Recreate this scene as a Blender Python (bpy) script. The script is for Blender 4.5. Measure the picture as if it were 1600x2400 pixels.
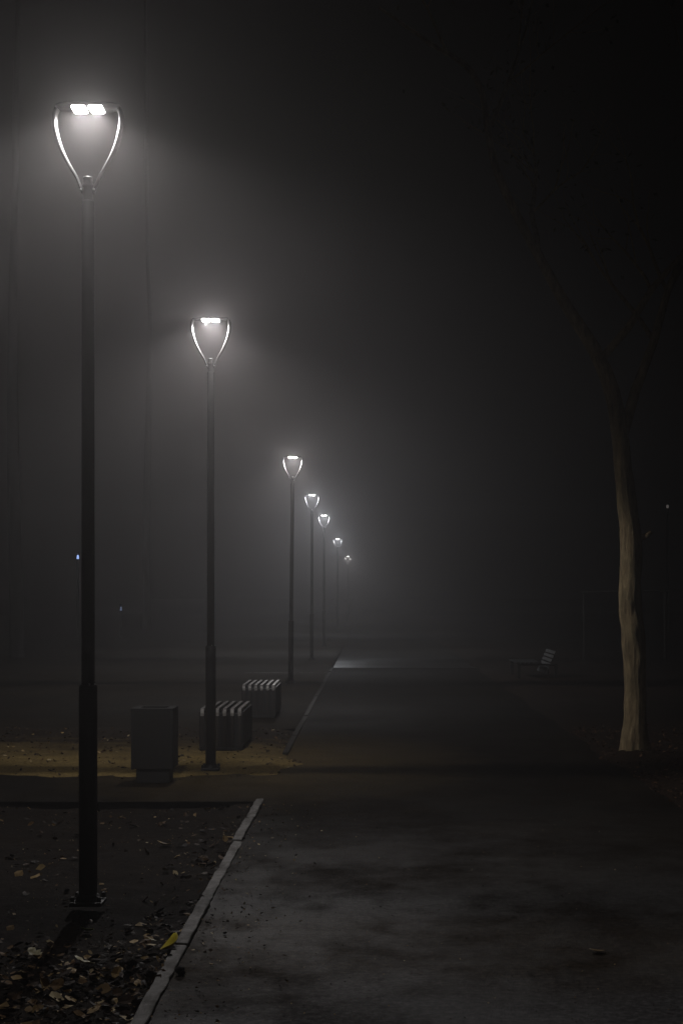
import bpy, bmesh, math, random
from mathutils import Vector, Matrix, noise
random.seed(11)
PI = math.pi
SC = bpy.context.scene
for o in list(bpy.data.objects): bpy.data.objects.remove(o)

# ------------------------------------------------------------------ camera
F = 3600.0; VX = 868.0; HY = 1398.0; CH = 1.6           # photo pixels: focal length, vanishing point; camera height
cam = bpy.data.cameras.new('camera'); camo = bpy.data.objects.new('camera', cam)
SC.collection.objects.link(camo); SC.camera = camo
camo.location = (0, 0, CH); camo.rotation_euler = (math.radians(90), 0, 0)
cam.sensor_fit = 'VERTICAL'; cam.sensor_height = 36; cam.lens = F / 2400 * 36
cam.shift_x = -(VX - 800) / 2400; cam.shift_y = (HY - 1200) / 2400
cam.clip_start = 0.1; cam.clip_end = 2000

# ------------------------------------------------------------------ night sky, exposure
w = bpy.data.worlds.new('World'); SC.world = w; w.use_nodes = True
bg = w.node_tree.nodes['Background']
bg.inputs[0].default_value = (0.62, 0.55, 0.50, 1); bg.inputs[1].default_value = 0.0013
SC.view_settings.view_transform = 'Standard'; SC.view_settings.look = 'None'
SC.view_settings.exposure = 0.0; SC.view_settings.gamma = 1.0
cy = SC.cycles
cy.use_denoising = True; cy.denoiser = 'OPENIMAGEDENOISE'
cy.max_bounces = 6; cy.volume_bounces = 0; cy.diffuse_bounces = 2; cy.glossy_bounces = 2
cy.sample_clamp_indirect = 2.0; cy.use_light_tree = True
LAMP_W = 345.0          # power of one lantern
PANEL = 13.0            # emission of the LED panels
FOG = 0.0092; ANISO = .80

def at(px, py, D):      # photo pixel at distance D -> world
    return Vector(((px - VX) / F * D, D, CH - (py - HY) / F * D))

# ------------------------------------------------------------------ materials
def mat(name, build):
    m = bpy.data.materials.new(name); m.use_nodes = True
    nt = m.node_tree; b = nt.nodes['Principled BSDF']
    build(nt, b); return m
def N(nt, t, **kw):
    n = nt.nodes.new(t)
    for k, v in kw.items():
        if k.startswith('i_'):
            key = k[2:]; key = int(key) if key.isdigit() else key.replace('_', ' ')
            n.inputs[key].default_value = v
        else: setattr(n, k, v)
    return n
def ramp(nt, src, stops):
    r = nt.nodes.new('ShaderNodeValToRGB'); e = r.color_ramp.elements
    while len(e) < len(stops): e.new(0.5)
    for el, (p, c) in zip(e, stops):
        el.position = p; el.color = (c if len(c) == 4 else (*c, 1)) if isinstance(c, tuple) else (c, c, c, 1)
    nt.links.new(src, r.inputs[0]); return r.outputs[0]
def objco(nt): return nt.nodes.new('ShaderNodeTexCoord').outputs['Object']
def nz(nt, co, scale, detail=6, rough=.6, stretch=None):
    if stretch:
        mp = N(nt, 'ShaderNodeMapping'); mp.inputs['Scale'].default_value = stretch
        nt.links.new(co, mp.inputs[0]); co = mp.outputs[0]
    n = N(nt, 'ShaderNodeTexNoise'); n.inputs['Scale'].default_value = scale
    n.inputs['Detail'].default_value = detail; n.inputs['Roughness'].default_value = rough
    nt.links.new(co, n.inputs['Vector']); return n.outputs[0]
def bump(nt, b, h, s, d=.01):
    n = N(nt, 'ShaderNodeBump'); n.inputs['Strength'].default_value = s; n.inputs['Distance'].default_value = d
    nt.links.new(h, n.inputs['Height']); nt.links.new(n.outputs[0], b.inputs['Normal'])
def mixc(nt, f, a, b_):
    m = N(nt, 'ShaderNodeMix', data_type='RGBA')
    nt.links.new(f, m.inputs[0])
    for s, v in ((6, a), (7, b_)):
        if isinstance(v, tuple): m.inputs[s].default_value = (*v, 1)
        else: nt.links.new(v, m.inputs[s])
    return m.outputs[2]

def simple(name, col, rough=.5, metal=0, var=.25, scale=30, bs=.15):
    def f(nt, b):
        co = objco(nt); n = nz(nt, co, scale)
        c = ramp(nt, n, [(.3, tuple(x * (1 - var) for x in col)), (.7, tuple(min(1, x * (1 + var)) for x in col))])
        nt.links.new(c, b.inputs['Base Color']); b.inputs['Metallic'].default_value = metal
        nt.links.new(ramp(nt, n, [(.3, max(0, rough - .08)), (.7, min(1, rough + .1))]), b.inputs['Roughness'])
        if bs: bump(nt, b, n, bs, .004)
    return mat(name, f)

def asphalt(nt, b):
    co = objco(nt)
    big = nz(nt, co, .7, 6, .65, (1, .7, 1)); mid = nz(nt, co, 3.4, 7, .72); fine = nz(nt, co, 140, 4, .7); grit = nz(nt, co, 30, 6, .75)
    sx = nt.nodes.new('ShaderNodeSeparateXYZ'); nt.links.new(co, sx.inputs[0])
    # painted light and wet sheen near the viewer, painted gloom beyond, brown stains between
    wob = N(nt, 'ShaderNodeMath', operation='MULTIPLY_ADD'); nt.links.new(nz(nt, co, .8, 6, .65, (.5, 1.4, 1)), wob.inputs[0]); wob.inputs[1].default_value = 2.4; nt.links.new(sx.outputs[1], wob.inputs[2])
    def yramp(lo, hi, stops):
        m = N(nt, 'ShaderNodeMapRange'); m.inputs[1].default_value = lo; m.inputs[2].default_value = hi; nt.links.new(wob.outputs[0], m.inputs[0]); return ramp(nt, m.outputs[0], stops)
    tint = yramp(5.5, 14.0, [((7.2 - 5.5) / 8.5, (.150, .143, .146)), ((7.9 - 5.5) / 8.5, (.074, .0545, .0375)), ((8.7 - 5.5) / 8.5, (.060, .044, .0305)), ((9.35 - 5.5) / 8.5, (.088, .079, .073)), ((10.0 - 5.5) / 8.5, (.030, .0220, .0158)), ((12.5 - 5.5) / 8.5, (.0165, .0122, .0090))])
    near_light = yramp(9.0, 12.8, [(0, 1.0), (.22, .62), (.5, .20), (1, 0.0)])
    def shade(c, lo, mid_, hi):
        g = ramp(nt, grit, [(.30, lo), (.5, mid_), (.70, hi)])
        m = N(nt, 'ShaderNodeMix', data_type='RGBA', blend_type='MULTIPLY'); m.inputs[0].default_value = 1
        nt.links.new(c, m.inputs[6]); nt.links.new(g, m.inputs[7]); return m.outputs[2]
    pt = N(nt, 'ShaderNodeMath', operation='MULTIPLY_ADD'); nt.links.new(mid, pt.inputs[0]); pt.inputs[1].default_value = .45; nt.links.new(big, pt.inputs[2])
    patch = ramp(nt, pt.outputs[0], [(.60, 0.0), (.80, 1.0)])
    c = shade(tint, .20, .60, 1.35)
    brown = ramp(nt, nz(nt, co, 1.1, 7, .72), [(.46, 0.0), (.66, .55)])
    c = mixc(nt, brown, c, ramp(nt, grit, [(.3, (.010, .0072, .0048)), (.7, (.040, .029, .018))]))
    damp = ramp(nt, nz(nt, co, 1.7, 8, .75), [(.42, 0.0), (.72, .40)])
    c = mixc(nt, damp, c, ramp(nt, grit, [(.3, (.008, .007, .006)), (.7, (.026, .0228, .0195))]))
    specks = ramp(nt, nz(nt, co, 75, 3, .8), [(.66, 0.0), (.74, .8)])
    c = mixc(nt, specks, c, (.085, .078, .070))
    dv = N(nt, 'ShaderNodeVectorMath', operation='DISTANCE'); mp = N(nt, 'ShaderNodeMapping'); mp.inputs['Scale'].default_value = (1, .62, 1); nt.links.new(co, mp.inputs[0])
    nt.links.new(mp.outputs[0], dv.inputs[0]); dv.inputs[1].default_value = (-1.0, 15.0 * .62, 0)
    da = N(nt, 'ShaderNodeMath', operation='MULTIPLY_ADD'); nt.links.new(nz(nt, co, 2.2, 6, .7), da.inputs[0]); da.inputs[1].default_value = 1.6; nt.links.new(dv.outputs['Value'], da.inputs[2])
    mr = N(nt, 'ShaderNodeMapRange'); mr.inputs[1].default_value = 1.1; mr.inputs[2].default_value = 3.0; nt.links.new(da.outputs[0], mr.inputs[0])
    c = mixc(nt, ramp(nt, mr.outputs[0], [(0, .9), (.45, .40), (1, 0.0)]), c, ramp(nt, grit, [(.3, (.05, .034, .013)), (.7, (.19, .135, .055))]))
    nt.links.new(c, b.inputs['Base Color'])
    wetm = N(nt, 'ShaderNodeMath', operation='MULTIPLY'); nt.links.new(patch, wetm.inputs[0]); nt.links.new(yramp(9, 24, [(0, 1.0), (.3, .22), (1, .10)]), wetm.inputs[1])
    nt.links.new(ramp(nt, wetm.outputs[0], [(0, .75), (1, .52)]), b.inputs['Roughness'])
    nt.links.new(ramp(nt, wetm.outputs[0], [(0, .025), (1, .16)]), b.inputs['Specular IOR Level'])
    h = N(nt, 'ShaderNodeMath', operation='MULTIPLY_ADD'); nt.links.new(grit, h.inputs[0]); h.inputs[1].default_value = 1.2; nt.links.new(fine, h.inputs[2])
    bump(nt, b, h.outputs[0], .8, .008)
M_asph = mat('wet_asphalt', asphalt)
def paleasph(nt, b):
    co = objco(nt); g = nz(nt, co, 25, 5, .7)
    nt.links.new(ramp(nt, g, [(.3, (.010, .0085, .007)), (.7, (.034, .029, .024))]), b.inputs['Base Color'])
    s_ = nt.nodes.new('ShaderNodeSeparateXYZ'); nt.links.new(co, s_.inputs[0])
    ad = N(nt, 'ShaderNodeMath', operation='MULTIPLY_ADD'); nt.links.new(nz(nt, co, .8, 5, .6, (.5, 1.2, 1)), ad.inputs[0]); ad.inputs[1].default_value = 5; nt.links.new(s_.outputs[1], ad.inputs[2])
    mr = N(nt, 'ShaderNodeMapRange'); mr.inputs[1].default_value = 35; mr.inputs[2].default_value = 45; nt.links.new(ad.outputs[0], mr.inputs[0])
    nt.links.new(ramp(nt, mr.outputs[0], [(0, .34), (.4, .42), (.85, .9)]), b.inputs['Roughness'])
    nt.links.new(ramp(nt, mr.outputs[0], [(0, .5), (.4, .4), (.85, .04)]), b.inputs['Specular IOR Level']); bump(nt, b, g, .5, .006)
M_pale = mat('worn_pale_asphalt', paleasph)
def soil(nt, b):
    co = objco(nt); n1 = nz(nt, co, 2.2, 8, .7); n2 = nz(nt, co, 27, 8, .8)
    c = ramp(nt, n2, [(.36, (.0028, .0018, .0013)), (.54, (.0150, .0092, .0066)), (.70, (.062, .038, .025))])
    c2 = ramp(nt, n2, [(.3, (.008, .005, .003)), (.7, (.027, .0165, .009))])
    nt.links.new(mixc(nt, ramp(nt, n1, [(.42, 0.0), (.62, 1.0)]), c, c2), b.inputs['Base Color'])
    b.inputs['Roughness'].default_value = .9; b.inputs['Specular IOR Level'].default_value = .12
    bump(nt, b, n2, .9, .03)
M_soil = mat('damp_soil', soil)
def rsoil(nt, b):
    co = objco(nt); n2 = nz(nt, co, 30, 8, .8); n1 = nz(nt, co, 1.6, 6, .7)
    c = mixc(nt, ramp(nt, n1, [(.4, 0.0), (.65, 1.0)]), ramp(nt, n2, [(.36, (.006, .0035, .002)), (.55, (.030, .016, .009)), (.7, (.10, .054, .028))]), ramp(nt, n2, [(.36, (.004, .0028, .002)), (.7, (.045, .027, .015))]))
    nt.links.new(c, b.inputs['Base Color']); b.inputs['Roughness'].default_value = .9; b.inputs['Specular IOR Level'].default_value = .1; bump(nt, b, n2, .9, .03)
M_rsoil = mat('russet_soil', rsoil)
def verge(nt, b):
    co = objco(nt); n2 = nz(nt, co, 22, 7, .75); n1 = nz(nt, co, .7, 6, .7)
    c = mixc(nt, ramp(nt, n1, [(.4, 0.0), (.65, 1.0)]), ramp(nt, n2, [(.3, (.009, .0065, .0045)), (.7, (.034, .025, .016))]), ramp(nt, n2, [(.3, (.018, .013, .008)), (.7, (.062, .046, .027))]))
    nt.links.new(c, b.inputs['Base Color']); b.inputs['Roughness'].default_value = .9; b.inputs['Specular IOR Level'].default_value = .1; bump(nt, b, n2, .8, .03)
M_verge = mat('leafy_verge', verge)
def sand(nt, b):
    co = objco(nt); n1 = nz(nt, co, 1.4, 7, .7, (.6, 1.6, 1)); n2 = nz(nt, co, 34, 6, .75)
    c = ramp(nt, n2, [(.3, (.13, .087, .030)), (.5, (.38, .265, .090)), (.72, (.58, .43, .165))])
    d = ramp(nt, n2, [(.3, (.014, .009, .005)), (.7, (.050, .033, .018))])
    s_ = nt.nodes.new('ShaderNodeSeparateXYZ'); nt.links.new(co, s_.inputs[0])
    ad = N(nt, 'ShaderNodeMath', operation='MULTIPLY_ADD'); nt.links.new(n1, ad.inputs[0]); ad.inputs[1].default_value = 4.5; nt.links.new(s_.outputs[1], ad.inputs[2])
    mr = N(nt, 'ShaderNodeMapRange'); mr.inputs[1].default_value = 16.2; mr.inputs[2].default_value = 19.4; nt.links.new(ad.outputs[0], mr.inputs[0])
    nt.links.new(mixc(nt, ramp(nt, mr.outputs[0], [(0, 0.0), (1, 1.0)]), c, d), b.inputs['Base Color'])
    b.inputs['Roughness'].default_value = .9; b.inputs['Specular IOR Level'].default_value = .2
    bump(nt, b, n2, .8, .03)
M_sand = mat('leafy_sand', sand)
def kerbm(nt, b):
    co = objco(nt); n = nz(nt, co, 14, 6, .7); st = nz(nt, co, 2.6, 6, .7, (4, 1, 1))
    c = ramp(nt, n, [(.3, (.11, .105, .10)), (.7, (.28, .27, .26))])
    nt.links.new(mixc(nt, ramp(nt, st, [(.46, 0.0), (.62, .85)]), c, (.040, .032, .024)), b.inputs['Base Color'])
    b.inputs['Roughness'].default_value = .8; bump(nt, b, n, .6, .006)
M_kerb = mat('kerb_concrete', kerbm)
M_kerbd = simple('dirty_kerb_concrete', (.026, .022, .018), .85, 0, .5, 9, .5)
M_dark = simple('dark_grey_pole_paint', (.012, .012, .0125), .5, .0, .2, 18, .05)
M_arm = simple('pale_grey_metal', (.040, .039, .038), .55, .1, .12, 25, .03)
M_head = simple('lantern_housing_paint', (.016, .016, .017), .5, .0, .2, 20, .05)
M_steel = simple('bolt_steel', (.5, .5, .5), .3, .9, .2, 40, 0)
M_bin = simple('weathered_bin_panel', (.016, .0145, .012), .7, 0, .35, 9, .3)
M_bind = simple('dark_bin_trim', (.020, .019, .018), .7, 0, .3, 15, .1)
M_wood = simple('grey_wood_slats', (.30, .285, .27), .30, 0, .35, 22, .15)
M_wood_end = simple('shaded_wood_slats', (.022, .018, .0155), .6, 0, .35, 22, .2)  # same slat wood with the shade of the unlit bench ends painted in
M_dimwood = simple('dull_wood_slats', (.032, .030, .028), .6, 0, .35, 22, .2)
M_frame = simple('dark_bench_frame', (.011, .011, .0115), .55, 0, .25, 20, .1)
M_pgrey = simple('pale_rail_paint', (.45, .44, .42), .5, 0, .2, 20, .05)
def bark(nt, b):
    co = objco(nt); n = nz(nt, co, 7, 8, .75, (3, 3, .6)); n2 = nz(nt, co, 3, 6, .7)
    c = ramp(nt, n, [(.34, (.11, .078, .042)), (.5, (.29, .212, .112)), (.70, (.46, .35, .195))])
    nt.links.new(mixc(nt, ramp(nt, n2, [(.45, 0.0), (.7, .6)]), c, (.10, .095, .045)), b.inputs['Base Color'])
    b.inputs['Roughness'].default_value = .9; bump(nt, b, n, .9, .05)
M_bark = mat('furrowed_bark', bark)
M_barkd = simple('silhouette_bark', (.010, .009, .008), .9, 0, .4, 12, .8)  # bark painted near black, so the foggy trunks read as unlit silhouettes
def leafm(stops, name):
    def f(nt, b):
        g = nt.nodes.new('ShaderNodeNewGeometry')
        nt.links.new(ramp(nt, g.outputs['Random Per Island'], stops), b.inputs['Base Color'])
        b.inputs['Roughness'].default_value = .65
        b.inputs['Specular IOR Level'].default_value = .15
    return mat(name, f)
M_litter = leafm([(.0, (.010, .006, .004)), (.36, (.030, .017, .010)), (.62, (.085, .048, .023)), (.80, (.20, .122, .055)), (.93, (.44, .31, .14)), (1., (.66, .55, .34))], 'fallen_leaf_mix')
M_rlit = leafm([(.0, (.018, .009, .005)), (.5, (.055, .027, .014)), (.88, (.12, .062, .030)), (1., (.22, .13, .065))], 'russet_leaf_mix')
M_crownleaf = leafm([(.0, (.020, .018, .008)), (.6, (.06, .05, .018)), (1., (.12, .09, .03))], 'withered_leaf_mix')
def leafcol(name, col, col2):
    def f(nt, b):
        co = objco(nt); n = nz(nt, co, 22, 4)
        nt.links.new(ramp(nt, n, [(.35, col2), (.6, col)]), b.inputs['Base Color']); b.inputs['Roughness'].default_value = .4
    return mat(name, f)
M_ly = leafcol('yellow_leaf', (.80, .66, .07), (.62, .50, .04))
M_lp = leafcol('pale_leaf', (.58, .54, .36), (.38, .33, .18))
M_lg = leafcol('green_yellow_leaf', (.33, .40, .07), (.20, .27, .04))
M_lb = leafcol('tan_leaf', (.36, .25, .12), (.20, .13, .06))
M_clod = simple('dark_clod', (.012, .009, .008), .9, 0, .4, 20, .8)
def emis(name, col, s):
    def f(nt, b):
        b.inputs['Base Color'].default_value = (.8, .8, .8, 1)
        b.inputs['Emission Color'].default_value = (*col, 1); b.inputs['Emission Strength'].default_value = s
    return mat(name, f)
M_led = emis('led_panel', (1, .97, .93), PANEL)
M_blue = emis('blue_lamp_glass', (.35, .52, 1), 1.7)
M_dimb = emis('dim_blue_lamp_glass', (.45, .6, 1), .22)
M_far = emis('white_lamp_glass', (1, .92, .85), .10)

# ------------------------------------------------------------------ mesh helpers
def link(o, parent=None):
    SC.collection.objects.link(o)
    if parent: o.parent = parent
    return o
def obj(name, bm, m, parent=None, smooth=False, loc=None):
    me = bpy.data.meshes.new(name); bmesh.ops.recalc_face_normals(bm, faces=bm.faces); bm.to_mesh(me); bm.free()
    if isinstance(m, (list, tuple)):
        for x in m: me.materials.append(x)
    else: me.materials.append(m)
    if smooth:
        for p in me.polygons: p.use_smooth = True
    o = bpy.data.objects.new(name, me)
    if loc is not None: o.location = loc
    return link(o, parent)
def thing(name, label, cat, loc, group=None, rz=0):
    o = bpy.data.objects.new(name, None); o.location = loc; o.rotation_euler = (0, 0, rz)
    o['label'] = label; o['category'] = cat
    if group: o['group'] = group
    o.empty_display_size = .2
    return link(o)
def tag(o, label, cat, group=None):
    o['label'] = label; o['category'] = cat
    if group: o['group'] = group
    return o
def struct(o): o['kind'] = 'structure'; return o
def box(bm, c, s, bev=0.0, rot=None):
    g = bmesh.ops.create_cube(bm, size=1)['verts']
    bmesh.ops.scale(bm, verts=g, vec=s)
    if bev:
        es = list({e for v in g for e in v.link_edges})
        r = bmesh.ops.bevel(bm, geom=es, offset=bev, segments=2, affect='EDGES', profile=.5)
        g = list({v for f in r['faces'] for v in f.verts} | {v for v in g if v.is_valid})
    if rot is not None: bmesh.ops.rotate(bm, verts=g, cent=(0, 0, 0), matrix=rot)
    bmesh.ops.translate(bm, verts=g, vec=c)
def lathe(bm, prof, seg=20, c=(0, 0)):          # closed-ended profile [(r, z)...]
    rings = []
    for r, z in prof:
        rings.append([bm.verts.new((c[0] + r * math.cos(2 * PI * k / seg), c[1] + r * math.sin(2 * PI * k / seg), z)) for k in range(seg)])
    for a, b in zip(rings, rings[1:]):
        for k in range(seg): bm.faces.new((a[k], a[(k + 1) % seg], b[(k + 1) % seg], b[k]))
    bm.faces.new(rings[0][::-1]); bm.faces.new(rings[-1])
def tube(bm, pts, rad, seg=8, jit=0.0, ns=3.0):
    rings = []; up = Vector((0, 1, 0))
    for i, p in enumerate(pts):
        a = pts[max(0, i - 1)]; b = pts[min(len(pts) - 1, i + 1)]
        t = (b - a).normalized(); x = t.cross(up)
        if x.length < 1e-3: x = t.cross(Vector((1, 0, 0)))
        x.normalize(); y = t.cross(x).normalized(); ring = []
        for k in range(seg):
            d = x * math.cos(2 * PI * k / seg) + y * math.sin(2 * PI * k / seg)
            r = rad[i]
            if jit: r *= 1 + jit * noise.noise((p + d * .12) * ns) + jit * .6 * noise.noise(Vector((d.x * 3, d.y * 3, p.z * 1.1)))
            ring.append(bm.verts.new(p + d * r))
        rings.append(ring)
    for a, b in zip(rings, rings[1:]):
        for k in range(seg): bm.faces.new((a[k], a[(k + 1) % seg], b[(k + 1) % seg], b[k]))
    bm.faces.new(rings[0][::-1]); bm.faces.new(rings[-1])
def spline(pts, n):                              # Catmull-Rom through rows of numbers
    out = []
    for i in range(len(pts) - 1):
        p0 = pts[max(0, i - 1)]; p1 = pts[i]; p2 = pts[i + 1]; p3 = pts[min(len(pts) - 1, i + 2)]
        for k in range(n):
            t = k / n
            out.append(tuple(.5 * ((2 * b) + (-a + c) * t + (2 * a - 5 * b + 4 * c - d) * t * t + (-a + 3 * b - 3 * c + d) * t ** 3) for a, b, c, d in zip(p0, p1, p2, p3)))
    out.append(tuple(pts[-1])); return out

# ------------------------------------------------------------------ ground, path, kerbs
def sheet(name, x0, x1, y0, y1, nx, ny, zf, m, edge=None):
    bm = bmesh.new(); rows = []
    for j in range(ny + 1):
        y = y0 + (y1 - y0) * (j / ny) ** 1.0; row = []
        for i in range(nx + 1):
            xa, xb = (x0, x1) if not edge else edge(y)
            x = xa + (xb - xa) * i / nx; row.append(bm.verts.new((x, y, zf(x, y))))
        rows.append(row)
    for j in range(ny):
        for i in range(nx): bm.faces.new((rows[j][i], rows[j][i + 1], rows[j + 1][i + 1], rows[j + 1][i]))
    return struct(obj(name, bm, m, None, True))
nf = lambda x, y, s: noise.noise(Vector((x * s, y * s, 3.1)))
# deep base ground reaching the horizon
bm = bmesh.new(); bmesh.ops.create_grid(bm, x_segments=2, y_segments=2, size=700)
struct(obj('ground', bm, M_soil, loc=(0, 300, -.12)))
KX = -.865                                       # centre line of the kerb
# main asphalt path (its right edge crumbles into the verge)
def medge(y): return (KX + .03, 2.34 + .10 * nf(0, y, .6) + .05 * nf(4, y, 2.1))
pz = lambda x, y: .006 * nf(x, y, .5) + .0022 * nf(x, y, 2.6) - .03 * max(0, (x - 2.15)) * 1.2
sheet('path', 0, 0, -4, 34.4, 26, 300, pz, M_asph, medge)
sheet('far_path', 0, 0, 34.4, 65, 14, 60, lambda x, y: .004 + .006 * nf(x, y, .7), M_pale, medge)
sheet('farthest_path', 0, 0, 65, 260, 6, 40, lambda x, y: .008, M_pale, medge)
# crossing path that meets it from the left between the bed and the sandy verge
def cedge(y): return (-40, KX + .034)
sheet('side_path', -40, KX + .03, 12.0, 14.3, 60, 20, lambda x, y: -.002 + .005 * nf(x, y, .8) - .03 * max(0, y - 13.7), M_asph)
# soil bed in front (left), sandy verge behind the side path, soil beyond
def bedz(x, y): return -.045 + .030 * nf(x, y, 1.3) + .016 * nf(x, y, 5) + .006 * nf(x, y, 17) + (.034 + .030 * nf(x, y, 1.9)) * max(0, 1 - abs(x - KX) / .30)
sheet('soil_bed', -7, KX - .012, 3.4, 11.93, 150, 230, bedz, M_soil)
def sz(x, y): return .004 + .020 * nf(x, y, 1.3) + .014 * nf(x, y, 4.5) + .018 * min(1, max(0, (y - 13.9) / 1.2)) - .036 * max(0, 1 - (y - 13.15) / .75)
def sedge(y):                                    # sand spills over the kerb on to the asphalt near the side path
    s = max(0, 1 - abs(y - 14.7) / 1.7)
    return (-14, KX - .03 + (.42 * s * s + .12 * s * nf(1, y, 3)))
def sz2(x, y):
    e = max(0, 1 - (sedge(y)[1] - x) / .30)
    return sz(x, y) * (1 - e) + e * (-.022 + .022 * nf(x, y, 3.2)) + .012 * max(0, 1 - abs(x - KX) / .25) * (1 - e)
sheet('sandy_verge', 0, 0, 13.0, 18.5, 120, 70, sz2, M_sand, sedge)
sheet('left_verge', -60, KX - .03, 18.5, 140, 60, 110, lambda x, y: .012 + .03 * nf(x, y, .6), M_verge)
sheet('left_field', -60, -7, -4, 11.9, 40, 20, lambda x, y: -.035 + .03 * nf(x, y, .8), M_soil)
def rvz(x, y): return -.035 + .045 * min(1, max(0, (x - 2.2) / .5)) + .030 * nf(x, y, .9) * min(1, max(0, (x - 2.2) / .4)) + .10 * max(0, 1 - math.hypot(x - 2.63, y - 15.3) / .55) ** 1.5 * (1 + .5 * nf(x, y, 5))
sheet('right_verge_far', 8, 60, -4, 140, 50, 100, rvz, M_soil)
sheet('right_verge', 2.15, 8, -4, 140, 60, 700, rvz, M_rsoil)

def kerb_run(x, y0, y1, label, along='y', wdt=.062, step=1.0, m=None):
    t = thing('kerb', label, 'kerb', (x, y0, 0) if along == 'y' else (y0, x, 0), 'concrete edging kerbs')
    bm = bmesh.new(); y = 0; L = y1 - y0
    while y < L - .05:
        l = min(step, L - y); dz = random.uniform(-.009, .009); dx = random.uniform(-.004, .004)
        c = (dx, y + l / 2, -.055 + dz - .0016 * max(0, min(y, 9) - 4) * (along == 'y') - (.006 if m else 0)); s = (wdt, l - .009, .15)
        if along == 'x': c = (c[1], c[0], c[2]); s = (s[1], s[0], s[2])
        box(bm, c, s, .006); y += step
    # chipped, uneven faces
    bmesh.ops.subdivide_edges(bm, edges=[e for e in bm.edges if e.calc_length() > .3], cuts=14)
    for v in bm.verts: v.co += Vector((.008 * nf(v.co.y + y0, v.co.z + v.co.x * 9, 11), 0, .008 * nf(v.co.y + y0, v.co.x + 7, 8)))
    obj('edging_stones', bm, m or M_kerb, t, False); return t
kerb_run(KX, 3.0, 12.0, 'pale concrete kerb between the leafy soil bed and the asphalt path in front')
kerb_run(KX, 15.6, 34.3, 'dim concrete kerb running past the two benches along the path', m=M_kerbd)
kerb_run(26.2, -14, -5.0, 'faint far kerb crossing the left verge beyond the bin', 'x', m=M_kerbd)
kerb_run(32.0, -2.6, KX - .05, 'short kerb crossing the verge behind the third lamp', 'x')

# ------------------------------------------------------------------ street lamps
def arm_mesh(sgn):
    prof = [(.026, 3.700), (.040, 3.735), (.060, 3.785), (.090, 3.835), (.120, 3.890), (.146, 3.950), (.164, 4.010), (.174, 4.065), (.172, 4.115), (.160, 4.140)]
    pts = spline(prof, 5); bm = bmesh.new(); rings = []
    for i, (x, z) in enumerate(pts):
        a = pts[max(0, i - 1)]; b = pts[min(len(pts) - 1, i + 1)]
        tx, tz = b[0] - a[0], b[1] - a[1]; l = math.hypot(tx, tz); nx, nzv = tz / l, -tx / l
        f = i / (len(pts) - 1); th = .0065 + .0085 * f; wd = .016 + .016 * f
        ring = []
        for (u, v) in ((-1, -.42), (-.5, -.95), (.5, -.95), (1, -.42), (1, .42), (.5, .95), (-.5, .95), (-1, .42)):
            ring.append(bm.verts.new((sgn * (x + nx * th * u), wd * v, z + nzv * th * u)))
        rings.append(ring)
    for a, b in zip(rings, rings[1:]):
        for k in range(8): bm.faces.new((a[k], a[(k + 1) % 8], b[(k + 1) % 8], b[k]))
    bm.faces.new(rings[0][::-1]); bm.faces.new(rings[-1]); return bm
def make_lamp():
    t = thing('street_lamp', '', 'street lamp', (0, 0, 0), 'lit street lamps along the path')
    bm = bmesh.new(); box(bm, (0, 0, .010), (.166, .166, .020), .004); lathe(bm, [(.066, .020), (.062, .045), (.050, .055)], 20)
    fl = obj('base_flange', bm, M_dark, t)
    for sx in (-1, 1):
        for sy in (-1, 1):
            b2 = bmesh.new(); lathe(b2, [(.012, .024), (.012, .045), (.008, .05)], 8, (sx * .068, sy * .068)); obj('bolt', b2, M_dark, fl)
    bm = bmesh.new(); lathe(bm, [(.048, .05), (.048, 1.125), (.0465, 1.138), (.036, 1.146)], 24); sl = obj('lower_sleeve', bm, M_dark, t, True)
    for a in (-.35, -1.25):
        bm = bmesh.new(); box(bm, (.0425 * math.sin(-a), -.0425 * math.cos(a), 1.146), (.007, .007, .008), .001); obj('screw', bm, M_steel, sl)
    bm = bmesh.new(); lathe(bm, [(.0345, 1.1), (.033, 3.655), (.030, 3.662)], 24); obj('pole', bm, M_dark, t, True)
    bm = bmesh.new(); lathe(bm, [(.026, 3.655), (.028, 3.662), (.026, 3.672), (.0245, 3.73), (.029, 3.734), (.029, 3.742), (.024, 3.748), (.024, 3.772), (.027, 3.776), (.025, 3.786), (.010, 3.789)], 20)
    obj('neck', bm, M_head, t, True)
    for s in (-1, 1):
        a = obj('arm', arm_mesh(s), M_arm, t, True)
        b2 = bmesh.new(); lathe(b2, [(.004, -.006), (.006, 0), (.003, .006)], 8); bmesh.ops.rotate(b2, verts=b2.verts, matrix=Matrix.Rotation(PI / 2, 3, 'X')); bmesh.ops.translate(b2, verts=b2.verts, vec=(s * .034, -.022, 3.718)); obj('arm_bolt', b2, M_steel, a)
    bm = bmesh.new(); n = 40
    for zz in range(1): pass
    prof = [(1.0, 4.146), (1.02, 4.150), (1.0, 4.155), (.8, 4.161), (.45, 4.166), (.1, 4.168)]
    rings = []
    for r, z in prof:
        ring = []
        for k in range(n):
            c, s = math.cos(2 * PI * k / n), math.sin(2 * PI * k / n)
            ring.append(bm.verts.new((.164 * r * math.copysign(abs(c) ** .6, c), .080 * r * math.copysign(abs(s) ** .6, s), z)))
        rings.append(ring)
    for a, b in zip(rings, rings[1:]):
        for k in range(n): bm.faces.new((a[k], a[(k + 1) % n], b[(k + 1) % n], b[k]))
    bm.faces.new(rings[0][::-1]); bm.faces.new(rings[-1])
    obj('lantern_head', bm, M_head, t, True)
    for s in (-1, 1):
        bm = bmesh.new(); box(bm, (s * .0445, 0, 4.139), (.071, .105, .016), .005); obj('led_panel', bm, M_led, t)
    return t
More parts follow.
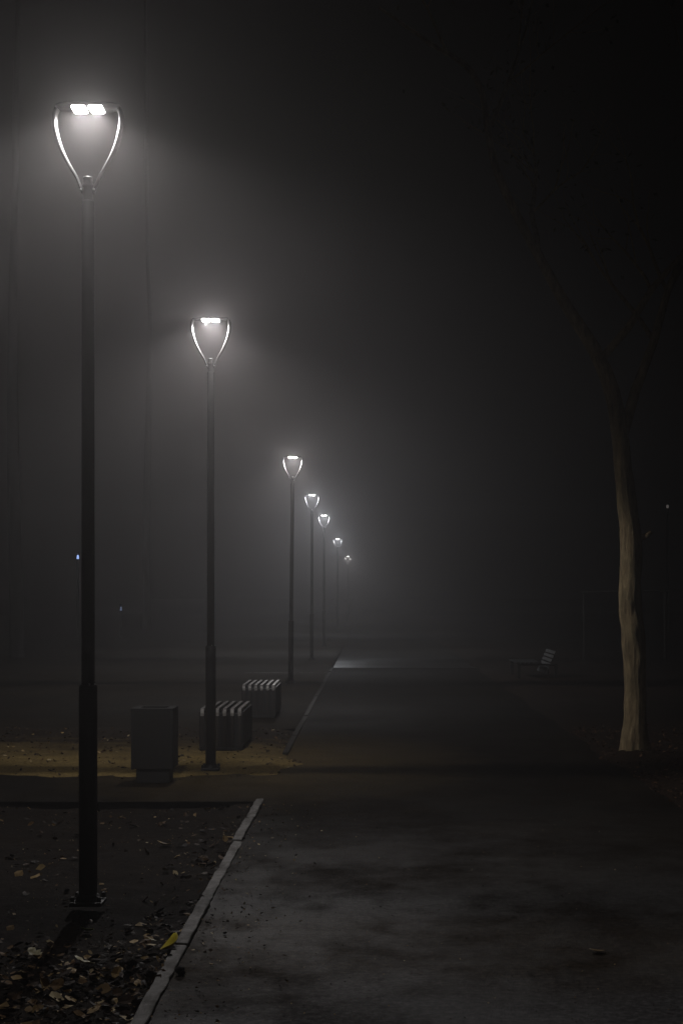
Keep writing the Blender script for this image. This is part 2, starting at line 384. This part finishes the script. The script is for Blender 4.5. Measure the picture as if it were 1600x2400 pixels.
def copy_tree(o, parent=None):
    c = o.copy(); SC.collection.objects.link(c)
    if parent: c.parent = parent
    for ch in o.children:
        if ch.type == 'MESH': copy_tree(ch, c)
    return c
# the lantern's own light: a full-cut-off beam, strongest about 62 degrees from straight down, with a little
# horizontal spill from the lenses along the path
def cz(deg): return (1 - math.cos(math.radians(deg))) / 2    # 0 = straight down
def lantern_light(power, col):
    ld = bpy.data.lights.new('lantern_light', 'POINT'); ld.energy = LAMP_W * power / 2; ld.color = col; ld.shadow_soft_size = .012
    ld.use_nodes = True; nt = ld.node_tree; em = nt.nodes['Emission']
    tc = nt.nodes.new('ShaderNodeTexCoord'); sp = nt.nodes.new('ShaderNodeSeparateXYZ'); nt.links.new(tc.outputs['Normal'], sp.inputs[0])
    mr = N(nt, 'ShaderNodeMapRange'); mr.inputs[1].default_value = -1; mr.inputs[2].default_value = 1
    nt.links.new(sp.outputs[2], mr.inputs[0])
    beam = ramp(nt, mr.outputs[0], [(0, .0), (cz(9), .30), (cz(35), .50), (cz(50), .85), (cz(59), 1.0), (cz(65), .62), (cz(71), .11), (cz(79), .004), (1, .0)])
    spill = ramp(nt, mr.outputs[0], [(cz(55), .0), (cz(72), .08), (cz(88), .15), (cz(101), .13), (cz(125), .0)])
    y2 = N(nt, 'ShaderNodeMath', operation='POWER'); ab = N(nt, 'ShaderNodeMath', operation='ABSOLUTE')
    nt.links.new(sp.outputs[1], ab.inputs[0]); nt.links.new(ab.outputs[0], y2.inputs[0]); y2.inputs[1].default_value = 3.0
    ma = N(nt, 'ShaderNodeMath', operation='MULTIPLY_ADD'); nt.links.new(spill, ma.inputs[0]); nt.links.new(y2.outputs[0], ma.inputs[1]); nt.links.new(beam, ma.inputs[2])
    nt.links.new(ma.outputs[0], em.inputs['Strength'])
    return ld
WARM = (1, .960, .945); COOL = (.90, .94, 1)
power = [(.56, WARM), (1.0, WARM), (1.0, WARM), (.95, COOL), (1.3, COOL), (1.1, COOL), (.9, WARM)]
lamps = [(207, 255, 8.0, 0, 'nearest and tallest of the row of lit street lamps, its pole at the left front'),
         (494, 750, 14.15, 0, 'second lit street lamp in the row, its pole between the bin and the near bench'),
         (686, 1072, 28.2, .55, 'third lit street lamp, its pole just behind the farther slatted bench'),
         (731, 1160, 38.6, .1, 'fourth lit street lamp from the front, thin pole still visible in the fog'),
         (759, 1208, 48.4, 0, 'fifth lit street lamp from the front, its pole nearly lost in the fog'),
         (791, 1263, 68.0, 0, 'small foggy street lamp, second farthest of the row'),
         (815, 1304, 97.5, 0, 'tiny farthest lit street lamp of the row, low in the fog')]
proto = make_lamp()
for i, (px, py, D, tilt, lab) in enumerate(lamps):
    t = proto if i == 0 else copy_tree(proto)
    p = at(px, py, D); x = p.x - math.tan(math.radians(tilt)) * 4.14
    t.location = (x, D, p.z - 4.142 - (.0)); t.rotation_euler = (0, math.radians(tilt), 0)
    t['label'] = lab
    ld = lantern_light(*power[i])
    for sx in (-1, 1): lo = bpy.data.objects.new('lantern_light', ld); link(lo, t); lo.location = (sx * .0445, 0, 4.122)

# ------------------------------------------------------------------ litter bin
t = thing('litter_bin', 'dark boxy litter bin on a recessed plinth beside the side path', 'bin', (-1.862, 13.28, .003)); t.scale = (.94, .94, 1)
bm = bmesh.new(); box(bm, (0, 0, .06), (.30, .29, .12), .006); obj('plinth', bm, M_bind, t)
bm = bmesh.new()
for (c, s) in (((0, -.1745, .375), (.335, .022, .50)), ((0, .1745, .375), (.335, .022, .50)), ((-.1765, 0, .375), (.022, .325, .50)), ((.1765, 0, .375), (.022, .325, .50))): box(bm, c, s, .004)
box(bm, (0, 0, .131), (.33, .326, .018), .002); obj('body_panels', bm, M_bin, t)
for sx in (-1, 1):
    for sy in (-1, 1):
        bm = bmesh.new(); box(bm, (sx * .178, sy * .174, .375), (.026, .028, .512), .004); obj('corner_post', bm, M_bind, t)
bm = bmesh.new()
for (c, s) in (((0, -.155, .634), (.382, .07, .016)), ((0, .155, .634), (.382, .07, .016)), ((-.156, 0, .634), (.07, .238, .016)), ((.156, 0, .634), (.07, .238, .016))): box(bm, c, s, .003)
obj('rim', bm, M_bind, t)
bm = bmesh.new(); lathe(bm, [(.10, .15), (.118, .60), (.112, .60), (.095, .16), (.01, .16)], 20); obj('liner', bm, M_frame, t, True)

# ------------------------------------------------------------------ benches
def make_bench():
    t = thing('slatted_bench', '', 'bench', (0, 0, 0), 'slatted benches beside the path')
    W, L, H = .46, 1.22, .43; n = 6; pitch = W / n; sw = .035
    xs = [-W / 2 + pitch * (k + .5) for k in range(n)]
    bm = bmesh.new()
    prof = [(0, .355), (.002, .385), (.012, .408), (.030, .424), (.058, H), (L - .058, H), (L - .030, .424), (L - .012, .408), (L - .002, .385), (L, .355)]
    inn = [(.030, .355), (.031, .378), (.038, .390), (.048, .396), (.064, .399), (L - .064, .399), (L - .048, .396), (L - .038, .390), (L - .031, .378), (L - .030, .355)]
    for x in xs:
        V = [[bm.verts.new((x + sx * sw / 2, y, z)) for (y, z) in P] for sx in (-1, 1) for P in (prof, inn)]     # left outer, left inner, right outer, right inner
        for i in range(len(prof) - 1):
            for A, B in ((0, 1), (1, 3), (3, 2), (2, 0)): bm.faces.new((V[A][i], V[A][i + 1], V[B][i + 1], V[B][i]))
        for i in (0, -1): bm.faces.new((V[0][i], V[1][i], V[3][i], V[2][i]))
    obj('seat', bm, M_wood, t)
    for y in (.016, L - .016):
        bm = bmesh.new()
        for x in xs: box(bm, (x, y, .195), (sw, .028, .318), .004)
        obj('end_panel', bm, M_wood_end, t)
    bm = bmesh.new()
    for y in (.056, L - .056):
        box(bm, (0, y, .200), (W - .012, .04, .36), .005)
    for s in (-1, 1): box(bm, (s * (W / 2 - .010), L / 2, .22), (.02, L - .156, .35), .004)
    for y in (.3, .61, .92): box(bm, (0, y, H - .055), (W - .05, .05, .04), .004)
    obj('frame', bm, M_frame, t)
    for y in (.07, L - .07):
        bm = bmesh.new(); box(bm, (0, y, .012), (W - .03, .10, .03), .006); obj('foot', bm, M_frame, t)
    return t
b0 = make_bench()
for i, (x, y, rz, lab) in enumerate([(-1.53, 15.72, 0, 'nearer slatted bench with wooden end, just right of the second lamp pole'),
                                     (-1.455, 20.0, .2, 'farther slatted bench with pale lit slats, in front of the third lamp')]):
    t = b0 if i == 0 else copy_tree(b0)
    t.location = (x, y, .022); t.rotation_euler = (0, 0, math.radians(rz)); t['label'] = lab
# bench with a reclined back in the dark on the right
t = thing('reclined_bench', 'dim bench with a reclined slatted back in the dark right of the path', 'bench', (3.40, 30.0, .0))
bm = bmesh.new()
for k in range(6): box(bm, (-.52 + .085 * k, .8, .30), (.066, 1.6, .028), .005)
obj('seat', bm, M_frame, t)
bm = bmesh.new(); R = Matrix.Rotation(math.radians(24), 3, 'Y')
for k in range(6):
    c = R @ Vector((0, 0, .04 + .085 * k)); box(bm, (.02 + c.x, .8, .07 + c.z), (.026, 1.6, .066), .005, R)
obj('backrest', bm, M_dimwood, t)
for y in (.06, 1.54):
    bm = bmesh.new(); box(bm, (-.50, y, .14), (.06, .05, .28), .006); box(bm, (.22, y, .14), (.06, .05, .28), .006); box(bm, (-.14, y, .265), (.78, .05, .035), .004)
    obj('side_frame', bm, M_frame, t)

# ------------------------------------------------------------------ trees
def branch(bm, p, d, L, r, depth, tips):
    n = 6; pts = [p.copy()]; rads = [r]
    for i in range(n):
        d = (d + Vector((random.uniform(-.22, .22), random.uniform(-.22, .22), random.uniform(-.12, .2)))).normalized()
        p = p + d * L / n; pts.append(p.copy()); rads.append(r * (1 - .75 * (i + 1) / n))
        if depth > 0 and i >= 1:
            for _ in range(random.choice((1, 1, 2))):
                dd = (d + Vector((random.uniform(-1, 1), random.uniform(-1, 1), random.uniform(-.4, .8)))).normalized()
                branch(bm, p.copy(), dd, L * random.uniform(.4, .6), rads[-1] * .6, depth - 1, tips)
    tube(bm, pts, rads, 5 if depth < 2 else 7)
    if depth <= 1: tips += pts[2:]
def leaf_quad(bm, p, s, nrm=None):
    u = Vector((random.gauss(0, 1), random.gauss(0, 1), random.gauss(0, 1))).normalized(); v = u.orthogonal().normalized()
    a = [p - u * s, p + v * s * .45, p + u * s, p - v * s * .45]
    bm.faces.new([bm.verts.new(x) for x in a])
def ridges(bm, base):                             # furrows, lumps and a root flare in the trunk's own surface
    bm.normal_update()
    for v in bm.verts:
        q = v.co; n = v.normal
        d = .006 * noise.noise(Vector((n.x * 5.5, n.y * 5.5, q.z * 1.3))) + .007 * noise.noise(Vector((n.x * 11, n.y * 11, q.z * 4.5))) + .010 * noise.noise(Vector((q.x * 9, q.y * 9, q.z * 5)))
        if q.z < .5: d += (.5 - q.z) ** 2 * .13 * (.35 + max(0, noise.noise(Vector((n.x * 2.1, n.y * 2.1, 2.7))) * 2.2))
        v.co = q + Vector((n.x, n.y, 0)) * d * min(1, 1.5 / max(.5, q.z))
def tree(label, rows, D, limbs, group, nseg=22, rings=6, leafn=2, stub=None, bm_=None):
    base = at(rows[0][0], rows[0][1], D); base.z = 0
    t = thing('tree', label, 'tree', base, group)
    pts = []; rads = []
    for px, py, rp in spline(rows, rings):
        q = at(px, py, D); q.y += .10 * noise.noise(Vector((q.z * .7, D, 0))); pts.append(q - base); rads.append(rp / F * D)
    bm = bmesh.new(); tube(bm, pts, rads, nseg, .10, 2.2); ridges(bm, base); bm_ = bm_ or M_bark; tr = obj('trunk', bm, bm_, t, True)
    if stub:
        b2 = bmesh.new(); q = at(stub[0], stub[1], D) - base; tube(b2, [q, q + Vector((.06, -.03, .03)), q + Vector((.10, -.04, .065))], [.035, .028, .020], 10, .15); obj('branch_stub', b2, M_bark, tr, True)
    bm = bmesh.new(); tips = []
    for (f, d, L, r) in limbs:
        k = min(len(pts) - 1, int(f * (len(pts) - 1))); branch(bm, pts[k].copy(), Vector(d).normalized(), L, r, 2, tips)
    obj('branches', bm, bm_, t, True)
    bm = bmesh.new()
    for p in tips:
        for _ in range(leafn):
            if random.random() < .55: leaf_quad(bm, p + Vector((random.gauss(0, .1), random.gauss(0, .1), random.gauss(0, .1))), random.uniform(.025, .05))
    obj('crown_leaves', bm, M_crownleaf, t)
    return t
tree('leaning bare tree with furrowed bark lit from the lamps, right of the path',
     [(1488, 1790, 36), (1487, 1765, 31), (1486, 1720, 28), (1489, 1672, 25), (1489, 1600, 24.5), (1484, 1500, 26), (1474, 1407, 27), (1478, 1320, 25), (1478, 1254, 24), (1470, 1190, 22.5), (1462, 1118, 21.5), (1440, 950, 19), (1395, 830, 16), (1290, 660, 12), (1165, 410, 9), (1115, 190, 7), (1000, 100, 5), (888, 20, 3.5)],
     15.3, [(.62, (.5, .2, 1), 3.2, .06), (.70, (.7, -.3, .8), 2.6, .045), (.78, (-.2, .8, .8), 2.4, .035), (.85, (.3, .5, .9), 2.0, .028), (.92, (-.6, -.3, .8), 1.4, .018)],
     None, 64, 24, 1, (1500, 1262))
tree('dark tree trunk far left in the fog at the edge of the view',
     [(42, 1640, 20), (40, 1500, 16), (36, 1250, 15), (30, 900, 13), (34, 500, 9), (44, -100, 6), (50, -500, 4)], 40.0,
     [(.97, (.7, .2, .9), 2.5, .05), (.98, (-.7, .3, .8), 2.5, .04), (.99, (.2, -.5, 1), 2.2, .03)], 'faint trees in the fog on the left', 12, 5, 0, None, M_barkd)
tree('slim faint tree in the fog between the first and second lamp poles',
     [(346, 1555, 13), (345, 1480, 10), (343, 1280, 9), (348, 1000, 8), (352, 750, 6), (345, 500, 5), (340, -300, 3)], 75.0,
     [(.97, (.7, .2, .9), 2, .04), (.98, (-.7, .3, .8), 2, .04), (.99, (.2, -.5, 1), 2, .03)], 'faint trees in the fog on the left', 12, 5, 0, None, M_barkd)

# ------------------------------------------------------------------ far lights and rail
def far_lamp(px, py, D, m, label, r=.11):
    p = at(px, py, D); t = thing('distant_lamp', label, 'lamp', (p.x, p.y, 0))
    bm = bmesh.new(); lathe(bm, [(.06, -.1), (.05, p.z - .12), (.04, p.z - .10)], 10); obj('post', bm, M_dark, t, True)
    bm = bmesh.new(); lathe(bm, [(.05, p.z - .10), (r, p.z - .02), (r * .9, p.z + .03), (.03, p.z + .05)], 14); obj('lamp_glass', bm, m, t, True)
    bm = bmesh.new(); lathe(bm, [(r * 1.1, p.z + .052), (r * 1.3, p.z + .07), (.05, p.z + .15)], 14); obj('cap', bm, M_head, t, True)
far_lamp(183, 1304, 60, M_blue, 'tiny distant blue-white light left of the nearest lamp pole', .038)
far_lamp(284, 1425, 60, M_dimb, 'very faint low light between the first two lamp poles', .03)
far_lamp(1563, 1186, 70, M_far, 'tiny distant white light in the dark right of the tree', .06)
p = at(1556, 1550, 38); t = thing('goal_frame', 'thin pale rail on slender posts in the dark behind the tree', 'rail', (p.x, 38, 0))
for dx in (0, -2.0):
    bm = bmesh.new(); lathe(bm, [(.02, -.05), (.02, 1.70), (.012, 1.705)], 10, (dx, 0)); obj('post', bm, M_pgrey, t, True)
bm = bmesh.new(); tube(bm, [Vector((-2.05, 0, 1.72)), Vector((.45, 0, 1.745))], [.02, .02], 10); obj('crossbar', bm, M_pgrey, t, True)

# ------------------------------------------------------------------ fallen leaves
def leaf_mesh(bm, c, s, yaw, tilt, curl, lobes=False):
    n = 7; R = Matrix.Rotation(yaw, 3, 'Z') @ Matrix.Rotation(tilt[0], 3, 'X') @ Matrix.Rotation(tilt[1], 3, 'Y')
    L, Rr, Mi = [], [], []
    for i in range(n):
        f = i / (n - 1); wv = math.sin(PI * min(1, f * .92 + .04)) ** .8 * .42
        if lobes: wv *= (1.25 if i % 2 else .72)
        y = f - .5; z = curl * (y * y * 2 - .3)
        Mi.append((0, y, z)); L.append((-wv, y, z + curl * wv * .9)); Rr.append((wv, y, z + curl * wv * .6))
    V = [[bm.verts.new(R @ (Vector(q) * s) + c) for q in col] for col in (L, Mi, Rr)]
    for a, b in zip(V, V[1:]):
        for i in range(n - 1): bm.faces.new((a[i], b[i], b[i + 1], a[i + 1]))
def small_leaf(bm, c, s):
    R = Matrix.Rotation(random.uniform(0, 6.28), 3, 'Z') @ Matrix.Rotation(random.gauss(0, .35), 3, 'X') @ Matrix.Rotation(random.gauss(0, .35), 3, 'Y')
    k = random.uniform(-.2, .3); w2 = random.uniform(.25, .45)
    q = [(0, -.5, k * .3), (w2, -.1, k * .5), (w2 * .7, .28, k), (0, .5, k * .4), (-w2 * .8, .22, k), (-w2, -.15, k * .5)]
    vs = [bm.verts.new(R @ (Vector(v) * s) + c) for v in q]; m0 = bm.verts.new(R @ (Vector((0, 0, -k * .1)) * s) + c)
    for i in range(6): bm.faces.new((m0, vs[i], vs[(i + 1) % 6]))
bm = bmesh.new()
cnt = 0
while cnt < 3100:
    y = random.uniform(5.2, 11.9); x = random.uniform(-3.2, KX - .02)
    dens = .022 + .98 * max(0, min(1, (7.7 - y) / 1.7)) * (.35 + .65 * max(0, 1 - abs(x - KX) / 1.2)) + .16 * max(0, 1 - abs(x - KX) / .4)
    dens *= .55 + .9 * max(0, nf(x, y, 1.6) + .3)
    if random.random() > dens: continue
    cnt += 1
    small_leaf(bm, Vector((x, y, bedz(x, y) + .012)), random.choice((.012, .018, .024, .034, .045, .062)) * random.uniform(.8, 1.3))
for _ in range(2600):                               # crumbs of leaf and twig all over the bed
    y = random.uniform(5.2, 11.85); x = random.uniform(-3.6, KX - .02)
    small_leaf(bm, Vector((x, y, bedz(x, y) + .008)), random.uniform(.006, .014))
for _ in range(420):                                # a few blown on to the kerb and the asphalt
    y = random.uniform(5.4, 12); x = KX + .03 + abs(random.gauss(0, .22))
    small_leaf(bm, Vector((x, y, pz(x, y) + .010)), random.uniform(.008, .024))
for _ in range(1500):                               # grit and crumbs trodden over the asphalt
    y = 5.5 + 6 * random.random() ** 1.5; x = KX + .04 + 3.0 * random.random() ** 1.6
    small_leaf(bm, Vector((x, y, pz(x, y) + .005)), random.uniform(.004, .011))
o = obj('leaf_litter', bm, M_litter); o['kind'] = 'stuff'; o['label'] = 'fallen leaves scattered over the dark soil bed at the left front'; o['category'] = 'fallen leaves'
bm = bmesh.new()
for _ in range(2600):
    y = random.uniform(10, 19); x = 2.25 + abs(random.gauss(0, 1.1))
    small_leaf(bm, Vector((x, y, rvz(x, y) + .010)), random.uniform(.014, .038))
o = obj('leaf_litter', bm, M_rlit); o['kind'] = 'stuff'; o['label'] = 'russet fallen leaves around the foot of the tree on the right'; o['category'] = 'fallen leaves'
bm = bmesh.new()
for _ in range(1500):
    y = 13.15 + 5.2 * random.random() ** .8; x = random.uniform(-6.5, -.4)
    if x > sedge(y)[1]: continue
    small_leaf(bm, Vector((x, y, sz2(x, y) + .012)), random.uniform(.015, .05))
o = obj('leaf_litter', bm, M_litter); o['kind'] = 'stuff'; o['label'] = 'fallen leaves on the sandy verge around the bin and benches'; o['category'] = 'fallen leaves'

def big_leaf(px, py, s, yaw, tilt, curl, m, label, lobes=False, z=.02):
    D = CH / (py - HY) * F; p = at(px, py, D); base = bedz(p.x, p.y) if p.x < KX - .03 else pz(p.x, p.y)
    bm = bmesh.new(); leaf_mesh(bm, Vector((0, 0, 0)), s, yaw, tilt, curl, lobes)
    o = obj('fallen_leaf', bm, m, None, True, (p.x, p.y, base + z)); sm = o.modifiers.new('thickness', 'SOLIDIFY'); sm.thickness = .0012
    tag(o, label, 'leaf', 'large single fallen leaves')
big_leaf(399, 2224, .115, -.55, (.5, -.5), .5, M_ly, 'bright yellow leaf standing against the kerb', False, .035)
big_leaf(198, 2244, .10, 1.2, (.25, .25), .35, M_lp, 'large pale cream leaf on the soil left of the yellow leaf', True, .028)
big_leaf(205, 2163, .065, 1.5, (.1, .3), .4, M_lg, 'small green-yellow leaf at the foot of the nearest lamp', False, .022)
big_leaf(82, 2226, .075, 1.0, (.3, -.2), .5, M_lp, 'curled pale leaf at the far left of the soil bed', True, .026)
big_leaf(357, 2198, .05, 1.3, (.3, .2), .3, M_lp, 'small pale leaf just above the yellow leaf', False, .022)
big_leaf(385, 1972, .10, 1.45, (.2, .1), .4, M_lb, 'long tan leaf lying on the dark soil right of the nearest lamp', False, .022)
big_leaf(245, 2260, .06, 1.7, (.1, .2), .3, M_lb, 'tan leaf beside the large pale cream leaf', False, .02)
big_leaf(1398, 2231, .07, 1.5, (.1, .1), .25, M_lb, 'single tan leaf lying on the wet asphalt at the right', False, .012)
# dark clod lying against the kerb
D = CH / (2285 - HY) * F; p = at(424, 2285, D)
bm = bmesh.new(); bmesh.ops.create_icosphere(bm, subdivisions=3, radius=.022)
for v in bm.verts: v.co *= 1 + .45 * noise.noise(v.co * 60); v.co.z *= .85
o = obj('soil_clod', bm, M_clod, None, True, (p.x, p.y, .018)); tag(o, 'dark crumpled clod lying on the path beside the kerb', 'clod')

# ------------------------------------------------------------------ fog
bm = bmesh.new(); box(bm, (0, 80, 5.4), (150, 200, 13.2)); fog = obj('haze', bm, M_soil)
fm = bpy.data.materials.new('fog'); fm.use_nodes = True; nt = fm.node_tree; nt.nodes.clear()
out = nt.nodes.new('ShaderNodeOutputMaterial'); pv = nt.nodes.new('ShaderNodeVolumePrincipled')
pv.inputs['Color'].default_value = (.945, .912, .918, 1); pv.inputs['Density'].default_value = FOG; pv.inputs['Anisotropy'].default_value = ANISO
nt.links.new(pv.outputs[0], out.inputs['Volume']); fog.data.materials[0] = fm
fog['kind'] = 'stuff'; fog['label'] = 'grey night fog filling the whole park'; fog['category'] = 'fog'
